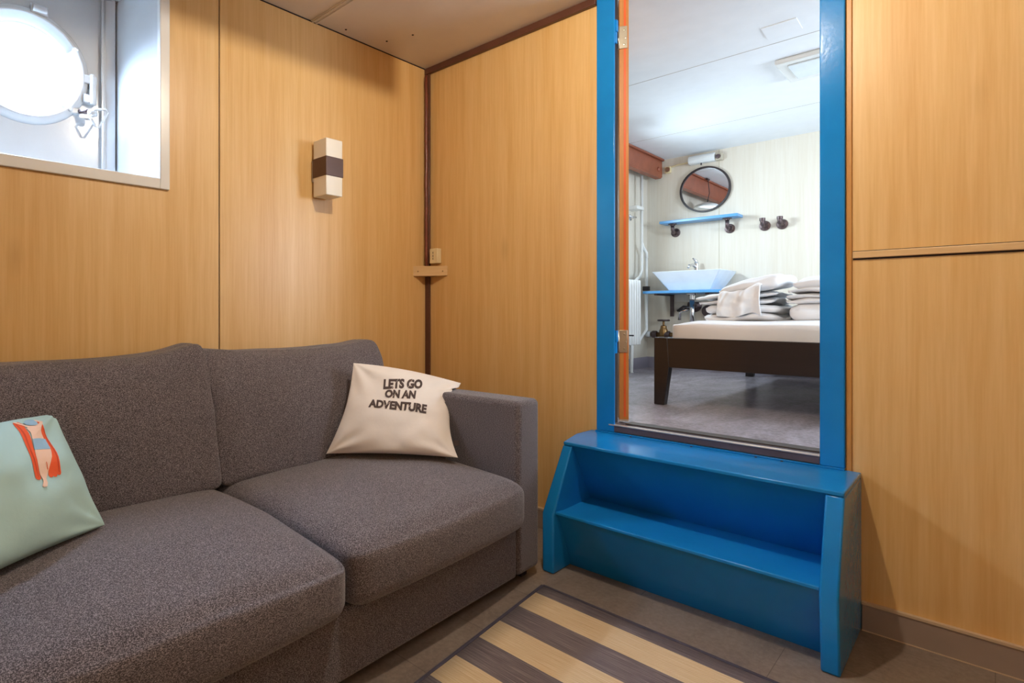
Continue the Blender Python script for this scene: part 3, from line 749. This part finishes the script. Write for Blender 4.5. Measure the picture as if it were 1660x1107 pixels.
obj('faucet_body', T([(-1.815, 5.385, 1.387), (-1.815, 5.385, 1.47)], .018, 16), M['chrome'], fc, smooth=False, bevel=.002)
obj('spout', T([(-1.815, 5.385, 1.435), (-1.83, 5.33, 1.455), (-1.84, 5.28, 1.445), (-1.842, 5.268, 1.425)], [.013, .011, .010, .010], 12), M['chrome'], fc, smooth=True)
obj('lever', T([(-1.815, 5.385, 1.47), (-1.815, 5.38, 1.492), (-1.83, 5.345, 1.512)], [.018, .013, .006], 12), M['chrome'], fc, smooth=True)
# drain and taps under the board
dr = empty('drain_trap', (-1.787, 5.2, 1.0), 0, 'chrome drain pipe hanging under the basin board', 'drain pipe')
obj('tailpipe', T([(-1.787, 5.2, 1.199), (-1.787, 5.2, .86)], .019, 18), M['chrome'], dr, smooth=True)
obj('drain_nut', L((-1.787, 5.2, 1.199), (0, 0, -1), [(.048, 0), (.044, .008), (.026, .012), (.026, .05), (.02, .055)], 24), M['chrome'], dr)
obj('cup_trap', L((-1.787, 5.2, .90), (0, 0, -1), [(.022, 0), (.036, .01), (.036, .07), (.028, .09), (.01, .095)], 24), M['chrome'], dr, bevel=.002)
obj('wall_arm', T([(-1.787, 5.2, .88), (-1.787, YF-.01, .88)], .016, 14), M['chrome'], dr, smooth=True)
tp = empty('wall_tap', (-1.88, YF, 1.03), 0, 'chrome and black tap on the wall left of the drain pipe', 'tap')
obj('tap_body', T([(-1.85, YF-.002, 1.08), (-1.85, YF-.07, 1.08), (-1.88, YF-.10, 1.06), (-1.935, YF-.11, 1.045), (-1.94, YF-.11, .97)], [.02, .02, .017, .014, .014], 14), M['chrome'], tp, smooth=True)
obj('tap_handle', T([(-1.845, YF-.10, 1.075), (-1.90, YF-.13, 1.085), (-1.95, YF-.135, 1.05)], [.018, .014, .010], 12), M['black'], tp, smooth=True)
obj('wall_rose', L((-1.85, YF, 1.10), (0, -1, 0), [(.06, 0), (.06, .01), (.03, .03), (.01, .03)], 24), M['iron'], tp)
t2 = empty('stop_valve', (-1.71, YF, 1.03), 0, 'round iron and chrome stop valve on the wall right of the drain pipe', 'valve')
obj('valve_wheel', L((-1.72, YF-.04, 1.05), (.1, -1, 0), [(.02, 0), (.052, .01), (.052, .03), (.02, .04)], 24), M['iron'], t2)
obj('valve_body', T([(-1.72, YF-.002, 1.05), (-1.72, YF-.05, 1.05)], .018, 12), M['brass'], t2)
obj('valve_outlet', T([(-1.72, YF-.035, 1.04), (-1.66, YF-.05, .99), (-1.655, YF-.05, .90)], .013, 12), M['chrome'], t2, smooth=True)
vp = empty('supply_pipe_with_valve', (-2.08, 5.35, .82), 0, 'aged brass pipe with a handwheel valve near the skirting behind the bed', 'valve')
obj('supply_pipe', T([(XA+.03, 5.36, .835), (-1.60, 5.36, .835)], .021, 14), M['brass'], vp, smooth=True)
obj('white_sleeve', T([(XA+.03, 5.36, .835), (-2.20, 5.36, .835)], .028, 16), M['white'], vp, smooth=True)
for xx in (-2.165, -2.05, -1.96): obj('pipe_collar', T([(xx-.02, 5.36, .835), (xx+.02, 5.36, .835)], .034, 8), M['iron'], vp, bevel=.002)
obj('valve_bonnet', L((-2.085, 5.36, .83), (0, 0, 1), [(.034, 0), (.038, .04), (.028, .06), (.024, .085), (.010, .09), (.010, .135)], 16), M['brass'], vp, bevel=.002)
bm = bmesh.new(); ctr = Vector((-2.085, 5.36, .965))
ringp = [ctr+Vector((math.cos(2*PI*k/20)*.045, math.sin(2*PI*k/20)*.045, 0)) for k in range(21)]; tube(bm, ringp, .0085, 10)
for k in range(4): tube(bm, [ctr, ctr+Vector((math.cos(k*PI/2)*.045, math.sin(k*PI/2)*.045, 0))], .006, 8)
obj('handwheel', bm, M['iron'], vp)
# radiator and pipes on the left wall
rd = empty('radiator', (-2.17, 4.6, F2), 0, 'white column radiator on the bedroom left wall beside the door edge', 'radiator')
bm = bmesh.new(); y = 4.94; k = 0
while y > 4.15:
    prism(bm, [(-2.215, y-.036, .76), (-2.215, y-.004, .76), (-2.125, y-.004, .76), (-2.107, y-.012, .76), (-2.107, y-.028, .76), (-2.125, y-.036, .76)], (0, 0, .555)); y -= .046; k += 1
box(bm, -2.20, -2.13, 4.16, 4.93, .80, .84); box(bm, -2.20, -2.13, 4.16, 4.93, 1.24, 1.28)
obj('radiator_columns', bm, M['radiator'], rd, bevel=.007, seg=3)
for yy in (4.84, 4.25): obj('leg', T([(-2.14, yy-.02, .80), (-2.152, yy, F2+.004), (-2.152, yy, F2)], [.017, .014, .022], 12), M['radiator'], rd, smooth=True)
obj('vent_key', T([(-2.108, 4.70, .845), (-2.07, 4.70, .845)], .006, 8), M['black'], rd)
p_ = obj('wall_pipe', T([(-2.20, 5.16, ZC2-.18), (-2.20, 5.16, 1.42), (-2.20, 5.12, 1.36), (-2.185, 4.96, 1.30)], .013, 12), M['radiator'], None, smooth=True)
tag(p_, 'white heating pipe dropping from the beam to the radiator top', 'pipe')
p_ = obj('wall_pipe', T([(-2.19, 5.235, 1.55), (-2.19, 5.235, .88), (-2.2, 5.12, .79), (-2.2, 4.96, .79)], .014, 12), M['radiator'], None, smooth=True)
tag(p_, 'white heating pipe with a black clamp, dropping beside the blue board', 'pipe')
obj('pipe_clamp', B(-2.215, -2.165, 5.21, 5.26, 1.235, 1.275), M['black'], p_, bevel=.004)
obj('pipe_joint', T([(-2.19, 5.235, 1.53), (-2.19, 5.235, 1.58), (-2.20, 5.19, 1.63), (-2.20, 5.165, 1.66)], .015, 12), M['radiator'], p_, smooth=True)
pc = tag(obj('pipe_bracket', B(XA+.001, -2.175, 5.01, 5.15, 1.955, 1.985), M['radiator'], None, bevel=.004), 'small white pipe bracket on the bedroom left wall below the beam', 'bracket')
hk = empty('coat_hook', (XA, 5.1, 1.88), 0, 'chrome wall hook on the bedroom left wall beside the white pipe', 'wall hook')
obj('hook_plate', L((XA+.0005, 5.08, 1.893), (1, 0, 0), [(.028, 0), (.028, .006), (.012, .010), (.012, .03)], 20), M['chrome'], hk)
obj('hook_arm', T([(XA+.02, 5.08, 1.893), (XA+.06, 5.06, 1.885), (XA+.07, 4.99, 1.877), (XA+.07, 4.90, 1.88)], .010, 10), M['chrome'], hk, smooth=True)
# hanging lamp seen in the mirror
hl = empty('pan_lamp', (-2.12, 4.3, 2.15), 0, 'white oval pan lamp hung on a thin cord, seen only in the round mirror', 'pendant lamp')
bm = bmesh.new(); lathe(bm, (-2.12, 4.28, 2.16), (0, 0, 1), [(.120, -.008), (.118, .008), (.098, .025), (.05, .038), (.02, .048)], 40, 1.0)
obj('lamp_shade', bm, M['lightcover'], hl, smooth=False, bevel=.002)
obj('lamp_cord', T([(-2.11, 4.29, 2.205), (-2.085, 4.30, 2.30), (-2.08, 4.36, ZC2-.02)], .004, 8), M['black'], hl)
obj('cord_hook', T([(-2.08, 4.33, ZC2-.018), (-2.08, 4.40, ZC2-.018)], .011, 8), M['iron'], hl)

# ---------------------------------------------------------------- bed
BX0, BX1, BY0, BY1 = -1.333, .40, 3.290, 5.28
bed = empty('bed', ((BX0+BX1)/2, 4.3, F2), 0, 'low bed with dark stained wooden frame and white covered mattress', 'bed')
obj('foot_rail', B(BX0+.062, BX1-.062, BY0+.002, BY0+.032, .733, .898), M['bedwood'], bed, bevel=.003)
obj('head_rail', B(BX0+.062, BX1-.062, BY1-.032, BY1, .733, .898), M['bedwood'], bed, bevel=.003)
for sx in (BX0+.008, BX1-.036): obj('side_rail', B(sx, sx+.028, BY0+.05, BY1-.05, .745, .895), M['bedwood'], bed, bevel=.003)
def leg(xo, xi, y0, y1):
    s_ = 1 if xi > xo else -1
    bm = bmesh.new()
    prism(bm, [(xo, y0, .8985), (xi, y0, .8985), (xi+s_*.010, y0, .735), (xi+s_*.006, y0, .70), (xi-s_*.018, y0, F2+.001), (xo, y0, F2+.001)], (0, y1-y0, 0)); return bm
for xo, xi in ((BX0, BX0+.072), (BX1, BX1-.072)):
    for y0, y1 in ((BY0, BY0+.05), (BY1-.05, BY1)):
        sh_ = -.06 if (y0 > 4 and xo < 0) else 0
        obj('leg', leg(xo+sh_, xi+sh_, y0, y1), M['bedwood'], bed, bevel=.003)
obj('center_leg', B(-.45, -.40, 4.25, 4.30, F2+.001, .75), M['bedwood'], bed, bevel=.003)
def fnm(q, p):
    return Vector((nz(p, 3, .006), nz(p, 4, .010), nz(Vector((p.x, p.y, 0)), 3, .008)-(.010 if q.z > .9 and abs(q.x) > .9 else 0)))
bm = softbox((0, 0, 0), (BX1-BX0-.10, BY1-BY0-.10, .21), .36, (.0, .0, .010), 26, fn=fnm)
bmesh.ops.translate(bm, vec=((BX0+BX1)/2+.005, (BY0+BY1)/2+.01, .885), verts=bm.verts)
obj('mattress', bm, M['sheet'], bed, smooth=True, sub=1)
# folded bedding piles
def folded(name, label, x0, x1, y0, y1, z0, layers, lh, seed, tilt=0, rise=0, mat='cotton'):
    r = empty(name, ((x0+x1)/2, (y0+y1)/2, z0), 0, label, 'bedding', 'folded white bedding on the bed')
    for k in range(layers):
        rr = random.Random(seed*10+k); ins = .022*rr.random()
        def fn(q, p, k=k):
            o = Vector((0, 0, 0)); fx = (q.x+1)/2
            o.z += tilt*fx*(1 if layers == 1 else (k+1)/layers)+rise*fx*max(0, q.z)
            P_ = Vector((p.x+seed, p.y, p.z+k))
            o.z += noise.noise(P_*5)*.022+noise.noise(P_*16)*.008*max(0, q.z)
            o.x += noise.noise(P_*6+Vector((9, 0, 0)))*.022; o.y += noise.noise(P_*6+Vector((0, 9, 0)))*.022
            o.z -= .012*(abs(q.x)**4+abs(q.y)**4)*max(0, q.z)
            return o
        bm = softbox((0, 0, 0), (x1-x0-2*ins, y1-y0-2*ins, lh*1.22), .95, (.012, .012, lh*.10), 16, fn=fn)
        bmesh.ops.translate(bm, vec=((x0+x1)/2+rr.uniform(-.008, .008), (y0+y1)/2, z0+lh*(k+.5)), verts=bm.verts)
        obj('folded_layer', bm, M[mat], r, smooth=True, sub=1)
    return r
Z0 = .994
folded('folded_duvet', 'thick folded white duvet at the bottom left of the bedding pile', -1.20, -.80, 3.62, 4.12, Z0, 2, .044, 1)
folded('folded_duvet', 'thick folded white duvet at the bottom right of the bedding pile by the door frame', -.785, -.30, 3.60, 4.12, Z0, 1, .092, 2)
folded('folded_sheet', 'thin white folded sheet lying tilted on the left duvet', -1.225, -.82, 3.64, 4.10, Z0+.093, 2, .026, 3, .022, .0)
tw = folded('folded_towel', 'crumpled white towel peaking on top of the left pile, one end hanging over the front', -1.13, -.80, 3.64, 4.05, Z0+.150, 1, .050, 4, .050, .02)
folded('folded_sheet', 'thin white folded sheet stack on the right duvet by the door frame', -.785, -.36, 3.63, 4.08, Z0+.095, 3, .027, 5)
folded('folded_towel', 'white folded towel on top of the right pile by the door frame', -.76, -.40, 3.66, 4.04, Z0+.182, 1, .045, 6, .01, .0)
bm = bmesh.new(); nu, nv = 22, 30; gg = []
for i in range(nu+1):
    row = []; u = i/nu; x = -1.095+.20*u
    for j in range(nv+1):
        v = j/nv; wob = noise.noise(Vector((u*3, v*2, 2)))*.018; fo = math.sin(u*15+v*2.5)*.009+noise.noise(Vector((u*6, v*6, 9)))*.010
        top = Z0+.145+.05*u+.010*math.sin(u*9)
        if v < .4: y = 3.80-.17*(v/.4); z = top+.004+fo
        else:
            t = (v-.4)/.6; y = 3.612-.022*math.sin(t*3.1)+fo*1.6-wob*1.2; z = top-(.115+.05*u+.014*math.sin(u*7))*t-.004*(1-u)
        row.append(bm.verts.new((x+wob*.6+.03*v*(u-.5), y, z)))
    gg.append(row)
for i in range(nu):
    for j in range(nv): bm.faces.new((gg[i][j], gg[i+1][j], gg[i+1][j+1], gg[i][j+1]))
dr_ = obj('hanging_end', bm, M['cotton'], tw, smooth=True, sub=1)
so = dr_.modifiers.new('s', 'SOLIDIFY'); so.thickness = .006; so.offset = 0
